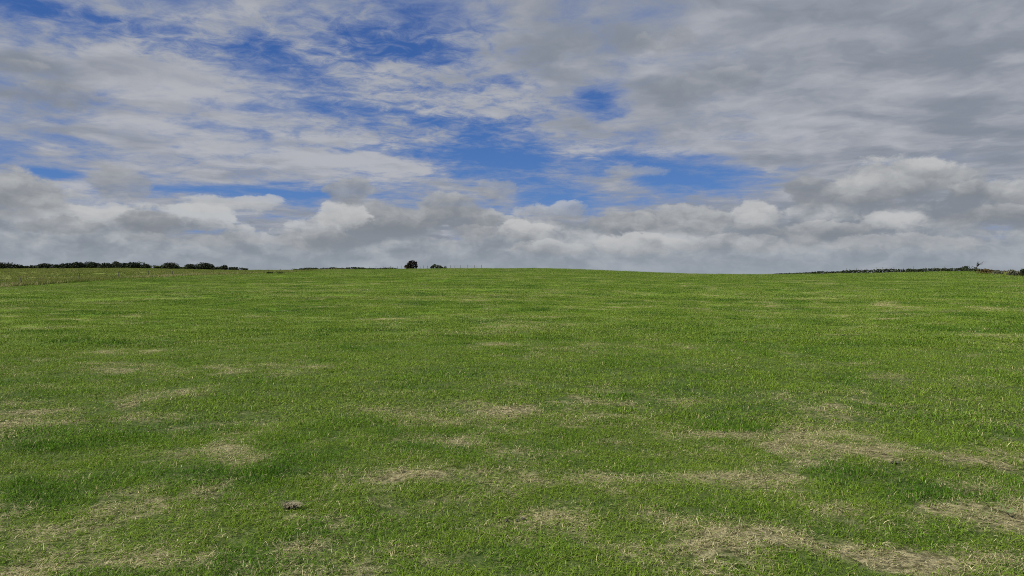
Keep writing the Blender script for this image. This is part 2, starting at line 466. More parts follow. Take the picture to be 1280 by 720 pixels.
def field(x, y):
    """dryness and lushness of the turf, each 0..1"""
    x = np.asarray(x, float); y = np.asarray(y, float)
    wx = x + (fbm(x, y, 0.9, 3, .5, 3) - .5) * 1.3; wy = y + (fbm(x, y, 0.9, 3, .5, 8) - .5) * 1.3
    r = np.hypot(x, y)
    n = fbm(x, y, 1 / 1.9, 4, 0.6, 21); n2 = fbm(x, y, 1 / 0.45, 3, 0.6, 31); n3 = fbm(x, y, 1 / 9.0, 3, 0.5, 51)
    sp = _sum(wx, wy, DRYW); ls = _sum(wx, wy, LUSHW)
    near = np.clip((16 - r) / 12, 0, 1)
    dry = 0.0 + 0.20 * near + sp * 0.68 * (0.2 + 1.6 * n2) + (fbm(x, y, 1 / 0.16, 2, 0.6, 37) - 0.5) * 0.7 + (n - 0.5) * 0.9 + (n2 - 0.5) * 1.15 + (n3 - 0.5) * 0.35 - ls * 0.35
    # swaths left by the mower, arcs over the slope, and flecks of cut grass along them
    ph = fbm(x, y, 1 / 33.0, 2, .5, 77) * 9
    arc = np.sin((np.hypot(x + 60, y + 40) + ph) * 6.2832 / 7.5); run = np.sin((x - 0.33 * y + ph * 0.6) * 6.2832 / 3.1)
    far = np.clip((r - 12) / 25, 0, 1)
    lines = (arc * 1.0 + run * np.clip((x + 2) / 16, 0, 1) * 0.9) * far
    fl = fbm(x, y, 1 / 0.9, 3, 0.7, 91)
    st = fbm((x + .4 * y) / 1.9, y / 0.9, 1 / 1.6, 4, 0.6, 95)
    dry = dry + far * (np.clip((fl - 0.64) * 5.5, 0, .7) + np.clip((st - 0.62) * 5, 0, .6)) + lines * 0.06
    lush = 0.22 - lines * 0.22 + (st - 0.5) * far * -1.6 + ls * 0.8 + (fbm(x, y, 1 / 1.1, 3, 0.6, 61) - 0.5) * 1.2 + (fbm(x, y, 1 / 0.32, 3, 0.6, 67) - 0.5) * 1.2 - sp * 0.5
    return np.clip(dry, 0, 1), np.clip(lush, 0, 1)


# ------------------------------------------------------------------ helpers for meshes
def tag(o, label=None, cat=None, group=None, kind=None):
    if label: o['label'] = label
    if cat: o['category'] = cat
    if group: o['group'] = group
    if kind: o['kind'] = kind
    return o


def mesh_np(name, V, Fq, k=4, mat=None, smooth=False):
    me = bpy.data.meshes.new(name)
    V = np.asarray(V, np.float32); Fq = np.asarray(Fq, np.int32).reshape(-1, k)
    me.vertices.add(len(V)); me.vertices.foreach_set('co', V.ravel())
    me.loops.add(Fq.size); me.loops.foreach_set('vertex_index', Fq.ravel())
    me.polygons.add(len(Fq))
    me.polygons.foreach_set('loop_start', np.arange(0, Fq.size, k, dtype=np.int32))
    me.polygons.foreach_set('loop_total', np.full(len(Fq), k, np.int32))
    me.update(calc_edges=True)
    if smooth:
        me.polygons.foreach_set('use_smooth', np.ones(len(Fq), bool))
    if mat: me.materials.append(mat)
    return me


def fattr(me, name, data, dom='POINT'):
    a = me.attributes.new(name, 'FLOAT', dom)
    a.data.foreach_set('value', np.asarray(data, np.float32))


def link(name, me, parent=None, loc=None, rotz=0.0):
    o = bpy.data.objects.new(name, me)
    COL.objects.link(o)
    if parent is not None: o.parent = parent
    if loc is not None: o.location = loc
    o.rotation_euler = (0, 0, rotz)
    return o


def new_mat(name):
    m = bpy.data.materials.new(name); m.use_nodes = True
    m.node_tree.nodes.clear()
    g = NG(m.node_tree)
    out = g.new('ShaderNodeOutputMaterial')
    return m, g, out


def attr(g, name, typ='GEOMETRY', out='Fac'):
    n = g.new('ShaderNodeAttribute', attribute_name=name, attribute_type=typ)
    return S(g, n.outputs[out])


def simple_mat(name, c1, c2, scale=3.0, rough=0.9, trans=0.0, det=4):
    m, g, out = new_mat(name)
    tc = g.new('ShaderNodeTexCoord')
    n = g.noise(S(g, tc.outputs['Object']), scale, det, 0.6)
    col = g.mix(g.sstep(n, 0.3, 0.7), c1, c2)
    b = g.new('ShaderNodeBsdfPrincipled')
    g.put(b.inputs['Base Color'], col); b.inputs['Roughness'].default_value = rough
    b.inputs['Specular IOR Level'].default_value = 0.25
    sh = b.outputs[0]
    if trans > 0:
        t = g.new('ShaderNodeBsdfTranslucent'); g.put(t.inputs[0], col)
        mx = g.new('ShaderNodeMixShader'); mx.inputs[0].default_value = trans
        g.t.links.new(b.outputs[0], mx.inputs[1]); g.t.links.new(t.outputs[0], mx.inputs[2]); sh = mx.outputs[0]
    g.t.links.new(sh, out.inputs[0])
    return m


# ------------------------------------------------------------------ colours of turf (linear)
G_DARK = (0.032, 0.108, 0.009)
G_MID = (0.083, 0.190, 0.009)
G_YEL = (0.155, 0.240, 0.024)
STRAW = (0.540, 0.500, 0.280)
STRAW2 = (0.270, 0.240, 0.105)


def turf_color(g, pos, dry, lush, rnd, near):
    """colour of the turf from dryness, lushness and a random value per blade"""
    big = g.noise(pos, 0.035, 4, 0.55)
    mid = g.noise(pos, 0.35, 4, 0.6)
    a = g.mix(g.sstep(lush + (mid - 0.5) * 0.5 + (rnd - 0.5) * 0.5, 0.05, 0.85), G_YEL, G_MID)
    a = g.mix(g.sstep(lush + (rnd - 0.5) * 0.9 + (big - 0.5) * 0.8, 0.45, 1.1), a, G_DARK)
    return a


def ground_material():
    m, g, out = new_mat('turf_ground')
    geo = g.new('ShaderNodeNewGeometry')
    pos = S(g, geo.outputs['Position'])
    x, y, z = g.sep(pos)
    r = g.vm('LENGTH', g.xyz(x, y, 0.0), out=1)
    dry = attr(g, 'dry'); lush = attr(g, 'lush'); rough = attr(g, 'rough')
    fine = g.noise(pos, 14.0, 4, 0.7)
    fine2 = g.noise(pos, 2.6, 6, 0.72)
    fine3 = g.noise(pos, 0.55, 6, 0.70)
    # lines left by the mower: arcs across the slope and runs up it
    wob = g.noise(pos, 0.03, 3, 0.5)
    arc = g.m('SINE', (g.vm('LENGTH', g.xyz(x + 60.0, y + 40.0, 0.0), out=1) + wob * 9.0) * (6.2832 / 7.5))
    run = g.m('SINE', (x + y * -0.33 + wob * 5.0) * (6.2832 / 3.1))
    lines = arc * 0.07 + run * g.sstep(x, -2.0, 14.0) * 0.07
    v = (fine2 - 0.5) * 0.9 + (fine3 - 0.5) * 0.9 + lines
    col = turf_color(g, pos, dry, lush + v * 0.8, fine * 0.6 + fine2 * 0.4, r)
    col = g.vm('MULTIPLY', col, (0.80, 0.80, 0.80))  # turf colour lowered to stand for the shade blades cast on each other
    d = g.sstep(dry + v * 0.55 + (fine - 0.5) * 0.5, 0.36, 1.0)
    straw = g.mix(fine, STRAW2, (0.36, 0.33, 0.14))
    col = g.mix(d, col, straw)
    # between blades close by: thatch and dark soil, blade shade put into the colour
    thatch = g.mix(g.sstep(fine, 0.35, 0.65), (0.032, 0.028, 0.014), (0.27, 0.24, 0.135))
    thatch = g.mix(g.sstep(dry, 0.1, 0.7), g.mix(0.8, thatch, (0.026, 0.058, 0.006)), thatch)
    col = g.mix(g.sstep(r, 38.0, 8.0, 0.0, 0.9), col, thatch)
    # rough pasture beyond the edge
    rn = g.noise(g.vm('MULTIPLY', pos, (0.05, 0.12, 0.1)), 1.0, 6, 0.65)
    rc = g.mix(g.sstep(rn + (fine3 - 0.5) * 0.8, 0.32, 0.66), (0.120, 0.170, 0.026), (0.180, 0.185, 0.055))
    col = g.mix(rough, col, rc)
    b = g.new('ShaderNodeBsdfPrincipled')
    g.put(b.inputs['Base Color'], col)
    b.inputs['Roughness'].default_value = 0.95
    b.inputs['Specular IOR Level'].default_value = 0.1
    bp = g.new('ShaderNodeBump')
    bp.inputs['Distance'].default_value = 0.35
    bp.inputs['Strength'].default_value = 0.6
    g.put(bp.inputs['Height'], fine2 * 0.6 + fine3 * 0.8)
    g.t.links.new(bp.outputs[0], b.inputs['Normal'])
    g.t.links.new(b.outputs[0], out.inputs[0])
    return m


def blade_material(name, rough_kind=False):
    m, g, out = new_mat(name)
    geo = g.new('ShaderNodeNewGeometry')
    pos = S(g, geo.outputs['Position'])
    rnd = attr(g, 'rnd'); tip = attr(g, 'tip')
    dry = attr(g, 'dry', 'INSTANCER'); lush = attr(g, 'lush', 'INSTANCER'); ir = attr(g, 'ir', 'INSTANCER')
    r2 = g.m('FRACT', rnd * 7.13 + ir * 3.7)
    r3 = g.m('FRACT', rnd * 13.7 + ir * 5.1)
    if rough_kind:
        rn = g.noise(g.vm('MULTIPLY', pos, (0.05, 0.12, 0.1)), 1.0, 6, 0.65)
        col = g.mix(g.sstep(rn + (r2 - 0.5) * 0.35, 0.38, 0.62), (0.140, 0.200, 0.030), (0.220, 0.225, 0.070))
        col = g.mix(g.m('GREATER_THAN', dry + (r3 - 0.5) * 0.5, 0.6), col, (0.38, 0.34, 0.17))
    else:
        green = turf_color(g, pos, dry, lush, r2, None)
        green = g.mix(g.m('MULTIPLY', tip, 0.35), green, G_YEL)
        green = g.mix(g.sstep(tip, 0.25, 0.0, 0.0, 0.35), green, STRAW2)
        straw = g.mix(r2, STRAW2, STRAW)
        prob = g.sstep(dry, 0.05, 0.95, 0.04, 0.86)
        amp = attr(g, 'amp', 'INSTANCER')        # 1 for single blades close by, less for the broad blades far off that stand for many
        isdry = (g.m('LESS_THAN', r3, prob) - prob) * amp + prob
        col = g.mix(isdry, green, straw)
        k = g.m('FRACT', rnd * 29.3 + ir * 2.3)
        k2 = (g.m('MULTIPLY', k, k) * 0.8 - 0.22) * amp + 0.92
        col = g.vm('MULTIPLY', col, g.xyz(k2, k2, k2))
    b = g.new('ShaderNodeBsdfPrincipled')
    g.put(b.inputs['Base Color'], col)
    b.inputs['Roughness'].default_value = 0.5
    b.inputs['Specular IOR Level'].default_value = 0.05
    t = g.new('ShaderNodeBsdfTranslucent'); g.put(t.inputs[0], col)
    mx = g.new('ShaderNodeMixShader'); mx.inputs[0].default_value = 0.28
    g.t.links.new(b.outputs[0], mx.inputs[1]); g.t.links.new(t.outputs[0], mx.inputs[2])
    g.t.links.new(mx.outputs[0], out.inputs[0])
    return m


def build_ground(mat):
    # rings round the photographer, finer in front
    rad = np.concatenate([[0.0], np.geomspace(0.6, 60, 230), np.geomspace(61, 420, 170), np.geomspace(440, 9000, 24)])
    front = np.linspace(R(-46), R(46), 420)
    back = np.linspace(R(46), R(314), 60)[1:-1]
    az = np.concatenate([front, back])
    A, Rr = np.meshgrid(az, rad, indexing='ij')
    X = Rr * np.sin(A); Y = Rr * np.cos(A)
    Z = land(X, Y)
    Z = np.where(Rr > 420, np.minimum(Z, -12.0), Z)
    na, nr = A.shape
    idx = np.arange(na * nr).reshape(na, nr)
    i0 = idx[:, :-1]; i1 = idx[:, 1:]
    j0 = np.roll(idx, -1, 0)[:, :-1]; j1 = np.roll(idx, -1, 0)[:, 1:]
    Fq = np.stack([i0, i1, j1, j0], -1).reshape(-1, 4)[:, ::-1]
    me = mesh_np('ground', np.stack([X, Y, Z], -1).reshape(-1, 3), Fq, 4, mat, True)
    d, l = field(X.ravel(), Y.ravel())
    fattr(me, 'dry', d); fattr(me, 'lush', l)
    fattr(me, 'rough', np.clip(rough_of(X.ravel(), Y.ravel()) / 1.5 + 0.5, 0, 1))
    o = link('ground', me)
    tag(o, kind='structure')
    return o


# ------------------------------------------------------------------ grass
def tuft_mesh(name, n, rad, h, w, mat, seed, lean=0.6, lie=0.15, segs=3):
    """n curved tapering blades rooted in a disc"""
    q = np.random.default_rng(seed)
    V, Fc, rn, tp = [], [], [], []
    rr = rad * np.sqrt(q.random(n)); th = q.random(n) * 2 * np.pi
    bx, by = rr * np.cos(th), rr * np.sin(th)
    hh = h * (0.45 + 0.75 * q.random(n)); ww = w * (0.6 + 0.7 * q.random(n))
    dirn = q.random(n) * 2 * np.pi
    ln = lean * (0.25 + q.random(n))
    flat = q.random(n) < lie
    ln = np.where(flat, 1.6 + q.random(n), ln)
    face = dirn + np.pi / 2 + (q.random(n) - .5) * 1.6
    for i in range(n):
        b = len(V)
        dx, dy = math.cos(dirn[i]), math.sin(dirn[i])
        fx, fy = math.cos(face[i]) * ww[i] / 2, math.sin(face[i]) * ww[i] / 2
        px, py, pz = bx[i], by[i], -0.01 if not flat[i] else 0.012
        sl = hh[i] / segs
        ang = 0.1 + ln[i] * 0.3 if not flat[i] else 1.15
        rv = q.random()
        for s in range(segs + 1):
            t = s / segs
            k = (1 - t ** 2) ** 0.8 if s < segs else 0.06
            V.append((px - fx * k, py - fy * k, pz)); V.append((px + fx * k, py + fy * k, pz))
            rn += [rv, rv]; tp += [t, t]
            px += dx * math.sin(ang) * sl; py += dy * math.sin(ang) * sl; pz += math.cos(ang) * sl
            ang += ln[i] * 0.9 / segs * 1.2
            ang = min(ang, 1.75 if flat[i] else 2.1)
            if pz < 0.004: pz = 0.004 if s > 0 else pz
        for s in range(segs):
            Fc.append((b + 2 * s, b + 2 * s + 1, b + 2 * s + 3, b + 2 * s + 2))
    me = mesh_np(name, V, Fc, 4, mat, False)
    fattr(me, 'rnd', rn); fattr(me, 'tip', tp)
    return me


def scatter(name, pts, rot, scl, variant, attrs, metas, kind='stuff', label=None, cat=None):
    """one object whose instances stand at the given points"""
    me = bpy.data.meshes.new(name)
    me.vertices.add(len(pts)); me.vertices.foreach_set('co', np.asarray(pts, np.float32).ravel())
    a = me.attributes.new('rot', 'FLOAT_VECTOR', 'POINT'); a.data.foreach_set('vector', np.asarray(rot, np.float32).ravel())
    a = me.attributes.new('scl', 'FLOAT_VECTOR', 'POINT'); a.data.foreach_set('vector', np.asarray(scl, np.float32).ravel())
    a = me.attributes.new('var', 'INT', 'POINT'); a.data.foreach_set('value', np.asarray(variant, np.int32))
    for k, v in attrs.items(): fattr(me, k, v)
    me.update()
    c = bpy.data.collections.new(name + '_blades')      # only the modifier uses it; not in the scene
    for i, mm in enumerate(metas):
        c.objects.link(bpy.data.objects.new('%s_tuft_%02d' % (name, i), mm))
    t = bpy.data.node_groups.new(name, 'GeometryNodeTree')
    t.interface.new_socket('Geometry', in_out='INPUT', socket_type='NodeSocketGeometry')
    t.interface.new_socket('Geometry', in_out='OUTPUT', socket_type='NodeSocketGeometry')
    N, L = t.nodes, t.links
    gi, go = N.new('NodeGroupInput'), N.new('NodeGroupOutput')
    iop = N.new('GeometryNodeInstanceOnPoints'); ci = N.new('GeometryNodeCollectionInfo')
    ci.inputs['Collection'].default_value = c
    ci.inputs['Separate Children'].default_value = True; ci.inputs['Reset Children'].default_value = True
    def na(nm, ty):
        n = N.new('GeometryNodeInputNamedAttribute'); n.data_type = ty; n.inputs['Name'].default_value = nm
        return n.outputs['Attribute']
    L.new(gi.outputs[0], iop.inputs['Points']); L.new(ci.outputs[0], iop.inputs['Instance'])
    iop.inputs['Pick Instance'].default_value = True
    L.new(na('var', 'INT'), iop.inputs['Instance Index'])
    L.new(na('rot', 'FLOAT_VECTOR'), iop.inputs['Rotation']); L.new(na('scl', 'FLOAT_VECTOR'), iop.inputs['Scale'])
    L.new(iop.outputs[0], go.inputs[0])
    o = link(name, me)
    md = o.modifiers.new('tufts', 'NODES'); md.node_group = t
    tag(o, label, cat, kind=kind)
    return o


def sample_band(r0, r1, dens, margin=3.0, amax=39.0, seed=1):
    q = np.random.default_rng(seed)
    am = R(amax)
    area = am * (r1 * r1 - r0 * r0)
    n = int(area * dens)
    r = np.sqrt(q.random(n) * (r1 * r1 - r0 * r0) + r0 * r0)
    a = (q.random(n) * 2 - 1) * am
    return r * np.sin(a), r * np.cos(a), q


def build_grass(quality=1.0):
    bm = blade_material('grass_blades')
    rm = blade_material('rough_grass_blades', True)
    bands = [  # r0, r1, tufts per m2, tuft radius, blades, blade height, blade width, variants
        (2.2, 8.5, 150, 0.12, 52, 0.058, 0.0036, 12),
        (8.5, 20, 36, 0.24, 75, 0.062, 0.0068, 10),
        (20, 48, 7.5, 0.55, 170, 0.065, 0.014, 8),
        (48, 110, 1.7, 1.2, 260, 0.055, 0.030, 6),
        (110, 245, 0.42, 2.6, 420, 0.05, 0.06, 6),
    ]
    P, RO, SC, VA, AT, ME = [], [], [], [], {'dry': [], 'lush': [], 'ir': [], 'amp': []}, []
    for bi, (r0, r1, dens, rad, nb, h, w, nv) in enumerate(bands):
        x, y, q = sample_band(r0 * 0.97, r1 * 1.03, dens * quality, seed=100 + bi, amax=44 if bi < 2 else 38)
        keep = rough_of(x, y) < -0.3
        x, y = x[keep], y[keep]
        d, l = field(x, y)
        n = len(x)
        # thin out on the straw patches
        keep = q.random(n) > np.clip((d - 0.55) * 0.7, 0, 0.4)
        x, y, d, l = x[keep], y[keep], d[keep], l[keep]; n = len(x)
        z = land(x, y)
        base = len(ME)
        for k in range(nv):
            dryk = k >= nv * 0.6
            ME.append(tuft_mesh('tuft', nb, rad, h, w, bm, bi * 50 + k, lean=1.5 if not dryk else 1.9, lie=0.22 if not dryk else 0.75, segs=4 if bi == 0 else (3 if bi == 1 else 2)))
        ng = int(nv * 0.6 + 0.999)
        dv = q.random(n) < np.clip(d * 1.15 - 0.15, 0, 0.95) * (1, 1, 0.8, 0.4, 0.2)[bi]
        va = np.where(dv, base + ng + (q.random(n) * (nv - ng)).astype(int), base + (q.random(n) * ng).astype(int))
        hs = (0.72 + 0.45 * l + 0.9 * np.clip(l - 0.68, 0, 1)) * (0.75 + 0.5 * q.random(n)) * np.where(dv, 0.62, 1.0) * (1 - 0.35 * d)
        hs = hs * (0.85 + 0.5 * vnoise(x * 3.1, y * 3.1))
        P.append(np.stack([x, y, z], -1))
        RO.append(np.stack([(q.random(n) - .5) * .2, (q.random(n) - .5) * .2, q.random(n) * 6.283], -1))
        s = 0.9 + 0.25 * q.random(n)
        SC.append(np.stack([s, s, hs], -1)); VA.append(va)
        AT['amp'].append(np.full(n, (1.0, 0.85, 0.5, 0.3, 0.2)[bi])); AT['dry'].append(d); AT['lush'].append(l); AT['ir'].append(q.random(n))
        print('band', bi, n)
    scatter('field_grass', np.concatenate(P), np.concatenate(RO), np.concatenate(SC), np.concatenate(VA),
            {k: np.concatenate(v) for k, v in AT.items()}, ME, 'stuff', 'short mown green pasture grass with straw patches covering the whole field', 'grass')
    # rough pasture on the far left
    x, y, q = sample_band(60, 335, 0.30, seed=300, amax=38)
    ro = rough_of(x, y)
    keep = (ro > 0.2)
    x, y, ro = x[keep], y[keep], ro[keep]; n = len(x)
    # denser along the edge
    ex = np.interp(q.random(9000), np.linspace(0, 1, len(EX)), EX); tt = q.random(9000) * (len(EX) - 1)
    i = tt.astype(int); f = tt - i
    ex = EX[i] * (1 - f) + EX[np.minimum(i + 1, len(EX) - 1)] * f; ey = EY[i] * (1 - f) + EY[np.minimum(i + 1, len(EX) - 1)] * f
    nn = np.hypot(ex, ey); off = 0.3 + q.random(9000) ** 1.5 * 6
    ex = ex + ex / nn * off; ey = ey + ey / nn * off
    edge = np.concatenate([np.zeros(n), np.clip(1 - off / 6, 0, 1)])
    x = np.concatenate([x, ex]); y = np.concatenate([y, ey]); n = len(x)
    MR = [tuft_mesh('rough_tuft', 110, 0.8, 0.26, 0.05, rm, 900 + k, lean=0.8, lie=0.1, segs=2) for k in range(6)]
    s = 0.7 + 0.6 * q.random(n)
    scatter('rough_grass', np.stack([x, y, land(x, y)], -1), np.stack([0 * x, 0 * x, q.random(n) * 6.283], -1), np.stack([s, s, s * (0.6 + 0.6 * q.random(n) + 0.3 * edge)], -1),
            (q.random(n) * 6).astype(int), {'dry': np.clip(0.10 + 0.45 * edge + (fbm(x, y, 1 / 30., 3) - .5) * .8, 0, 1), 'lush': 0 * x, 'ir': q.random(n)}, MR, 'stuff',
            'tall unmown brownish grass beyond the left edge of the mown field', 'grass')


def crest(px):
    """distance at which the land meets the sky at a photo column"""
    d = pix_dir(px, 340); n = math.hypot(d[0], d[1])
    t = np.linspace(100, 360, 1200)
    z = land(d[0] / n * t, d[1] / n * t)
    return float(t[np.argmax((z - CAMZ) / t)])

# ------------------------------------------------------------------ bushes, hedges, fences
def leaf_mat(name, c1, c2, trans=0.25):
    m, g, out = new_mat(name)
    r = attr(g, 'rnd')
    col = g.mix(r, c1, c2)
    b = g.new('ShaderNodeBsdfPrincipled'); g.put(b.inputs['Base Color'], col)
    b.inputs['Roughness'].default_value = 0.6; b.inputs['Specular IOR Level'].default_value = 0.15
    t = g.new('ShaderNodeBsdfTranslucent'); g.put(t.inputs[0], col)
    mx = g.new('ShaderNodeMixShader'); mx.inputs[0].default_value = trans
    g.t.links.new(b.outputs[0], mx.inputs[1]); g.t.links.new(t.outputs[0], mx.inputs[2]); g.t.links.new(mx.outputs[0], out.inputs[0])
    return m


def leaves(name, centres, size, mat, seed):
    """many small leaf-clump faces, each a bent diamond at a random tilt"""
    q = np.random.default_rng(seed); n = len(centres)
    u = q.normal(size=(n, 3)); u /= np.linalg.norm(u, axis=1)[:, None]
    w = q.normal(size=(n, 3)); w -= (w * u).sum(1)[:, None] * u; w /= np.linalg.norm(w, axis=1)[:, None]
    s = (size * (0.6 + 0.8 * q.random(n)))[:, None]
    c = np.asarray(centres)
    nn = np.cross(u, w)
    V = np.stack([c - u * s, c - w * s * .55 + nn * s * .2, c + u * s, c + w * s * .55 + nn * s * .2], 1).reshape(-1, 3)
    Fq = np.arange(4 * n).reshape(n, 4)
    me = mesh_np(name, V, Fq, 4, mat)
    fattr(me, 'rnd', np.repeat(q.random(n), 4))
    return me


def crown_points(w, h, n, seed, lobes=7, low=0.08, skew=0.0, shape=None):
    """points through an uneven crown of width w and height h, thin at the edge and with gaps"""
    q = np.random.default_rng(seed)
    L = []
    if shape:
        L = [(cx * w, (q.random() - .5) * 0.3 * w, cz * h, rr * w, min(rr * w * 0.8, 0.3 * h)) for cx, cz, rr in shape]
        lobes = 0
    for i in range(lobes):
        a = q.random() * 6.283; r = 0.30 * w * math.sqrt(q.random())
        cx, cy = r * math.cos(a), r * math.sin(a) * 0.8
        rr = w * (0.17 + 0.14 * q.random())
        top = h * (1.0 - 0.55 * (abs(cx) / (0.5 * w)) ** 1.5 * (1 + 0.4 * q.random()) + skew * cx / w)
        if i == 0: cx = skew * w * 0.3; cy = 0; top = h
        L.append((cx, cy, max(top - rr * 0.8, rr * 0.7), rr, min(rr * 0.85, h * 0.5)))
        L.append((cx * 1.15, cy * 1.1, h * (0.25 + 0.15 * q.random()), rr * 1.1, h * 0.28))
    P = []
    for k in range(n):
        cx, cy, cz, rr, rz = L[int(q.random() * len(L))]
        v = q.normal(size=3); v /= np.linalg.norm(v)
        d = 0.45 + 0.62 * q.random() ** 0.7
        p = (cx + v[0] * rr * d, cy + v[1] * rr * d, cz + v[2] * rz * d)
        if p[2] > low * h: P.append(p)
    return P


def tubes(name, segs, mat, sides=6):
    """tapered limbs: list of (points, start radius, end radius)"""
    V, Fc = [], []
    for pts, r0, r1 in segs:
        pts = [np.array(p, float) for p in pts]
        n = len(pts); base = len(V)
        for i, p in enumerate(pts):
            t = pts[min(i + 1, n - 1)] - pts[max(i - 1, 0)]
            t = t / (np.linalg.norm(t) + 1e-9)
            a = np.cross(t, (0.3, 0.9, 0.1)); a /= np.linalg.norm(a) + 1e-9
            b = np.cross(t, a)
            r = r0 + (r1 - r0) * i / (n - 1)
            for k in range(sides):
                th = 6.2832 * k / sides
                V.append(p + (a * math.cos(th) + b * math.sin(th)) * r)
        for i in range(n - 1):
            for k in range(sides):
                k2 = (k + 1) % sides
                Fc.append((base + i * sides + k, base + i * sides + k2, base + (i + 1) * sides + k2, base + (i + 1) * sides + k))
        V.append(pts[-1]); e = len(V) - 1
        for k in range(0, sides):
            Fc.append((base + (n - 1) * sides + k, base + (n - 1) * sides + (k + 1) % sides, e, e))
    Q = [f for f in Fc if f[2] != f[3]]; T = [f[:3] for f in Fc if f[2] == f[3]]
    me = bpy.data.meshes.new(name)
    me.from_pydata([tuple(v) for v in V], [], Q + T); me.update()
    me.materials.append(mat)
    return me


def limbs(w, h, seed, n=6):
    q = random.Random(seed); S_ = []
    S_.append(([(0, 0, -0.15), (0.03 * w, 0, h * 0.2), (-0.02 * w, 0.02 * w, h * 0.45)], 0.045 * h, 0.025 * h))
    for i in range(n):
        a = q.random() * 6.283; r = w * (0.18 + 0.2 * q.random())
        S_.append(([(0.02 * w, 0, h * 0.15), (r * 0.5 * math.cos(a), r * 0.5 * math.sin(a), h * (0.35 + 0.1 * q.random())), (r * math.cos(a), r * math.sin(a), h * (0.6 + 0.25 * q.random()))], 0.022 * h, 0.006 * h))
    return S_


M_DARK = leaf_mat('dark_hawthorn_leaves', (0.012, 0.018, 0.010), (0.034, 0.046, 0.018), 0.12)
M_RED = leaf_mat('brownish_leaves', (0.016, 0.012, 0.010), (0.040, 0.032, 0.022), 0.12)
M_HEDGE = leaf_mat('hedge_leaves', (0.018, 0.026, 0.012), (0.048, 0.060, 0.026), 0.15)
M_GREEN = leaf_mat('scrub_leaves', (0.030, 0.050, 0.015), (0.075, 0.095, 0.030), 0.2)
M_GREY = leaf_mat('grey_scrub_leaves', (0.060, 0.066, 0.040), (0.165, 0.160, 0.110), 0.2)
M_OLIVE = leaf_mat('rusty_scrub_leaves', (0.060, 0.055, 0.020), (0.150, 0.110, 0.045), 0.2)
M_BARK = simple_mat('bush_bark', (0.030, 0.025, 0.020), (0.075, 0.062, 0.048), 6)
M_POST = simple_mat('weathered_post_wood', (0.070, 0.062, 0.052), (0.17, 0.155, 0.13), 8)
M_WIRE = simple_mat('fence_wire', (0.12, 0.12, 0.12), (0.22, 0.21, 0.20), 10, 0.6)
PXM = 1.0 / F


def bush(px, wpx, top, dist, mat, seed, label, group=None, name='bush', cat='bush', skew=0.0, lobes=7, n=None, shape=None):
    X, Y, Z = foot(px, dist)
    w = wpx * PXM * dist
    dtop = pix_dir(px, top)
    ztop = CAMZ + dtop[2] / math.hypot(dtop[0], dtop[1]) * dist
    h = max(ztop - Z, 0.35)
    root = bpy.data.objects.new(name, None); COL.objects.link(root)
    root.empty_display_size = 0.3
    root.location = (X, Y, Z); root.rotation_euler = (0, 0, math.atan2(-X, Y))
    tag(root, label, cat, group)
    n = n or int(min(4000, max(900, 800 * w * h / 3)))
    size = max(0.10, min(0.20, 0.05 * max(w, h)))
    crown = link('crown', leaves('crown', crown_points(w * 1.02, h, n, seed, lobes, 0.02, skew, shape), size, mat, seed), root)
    link('trunk', tubes('trunk', limbs(w, h, seed), M_BARK), root)
    return root


ORD = ['first', 'second', 'third', 'fourth', 'fifth', 'sixth', 'seventh', 'eighth', 'ninth', 'tenth', 'eleventh', 'twelfth', 'thirteenth', 'fourteenth', 'fifteenth', 'sixteenth']


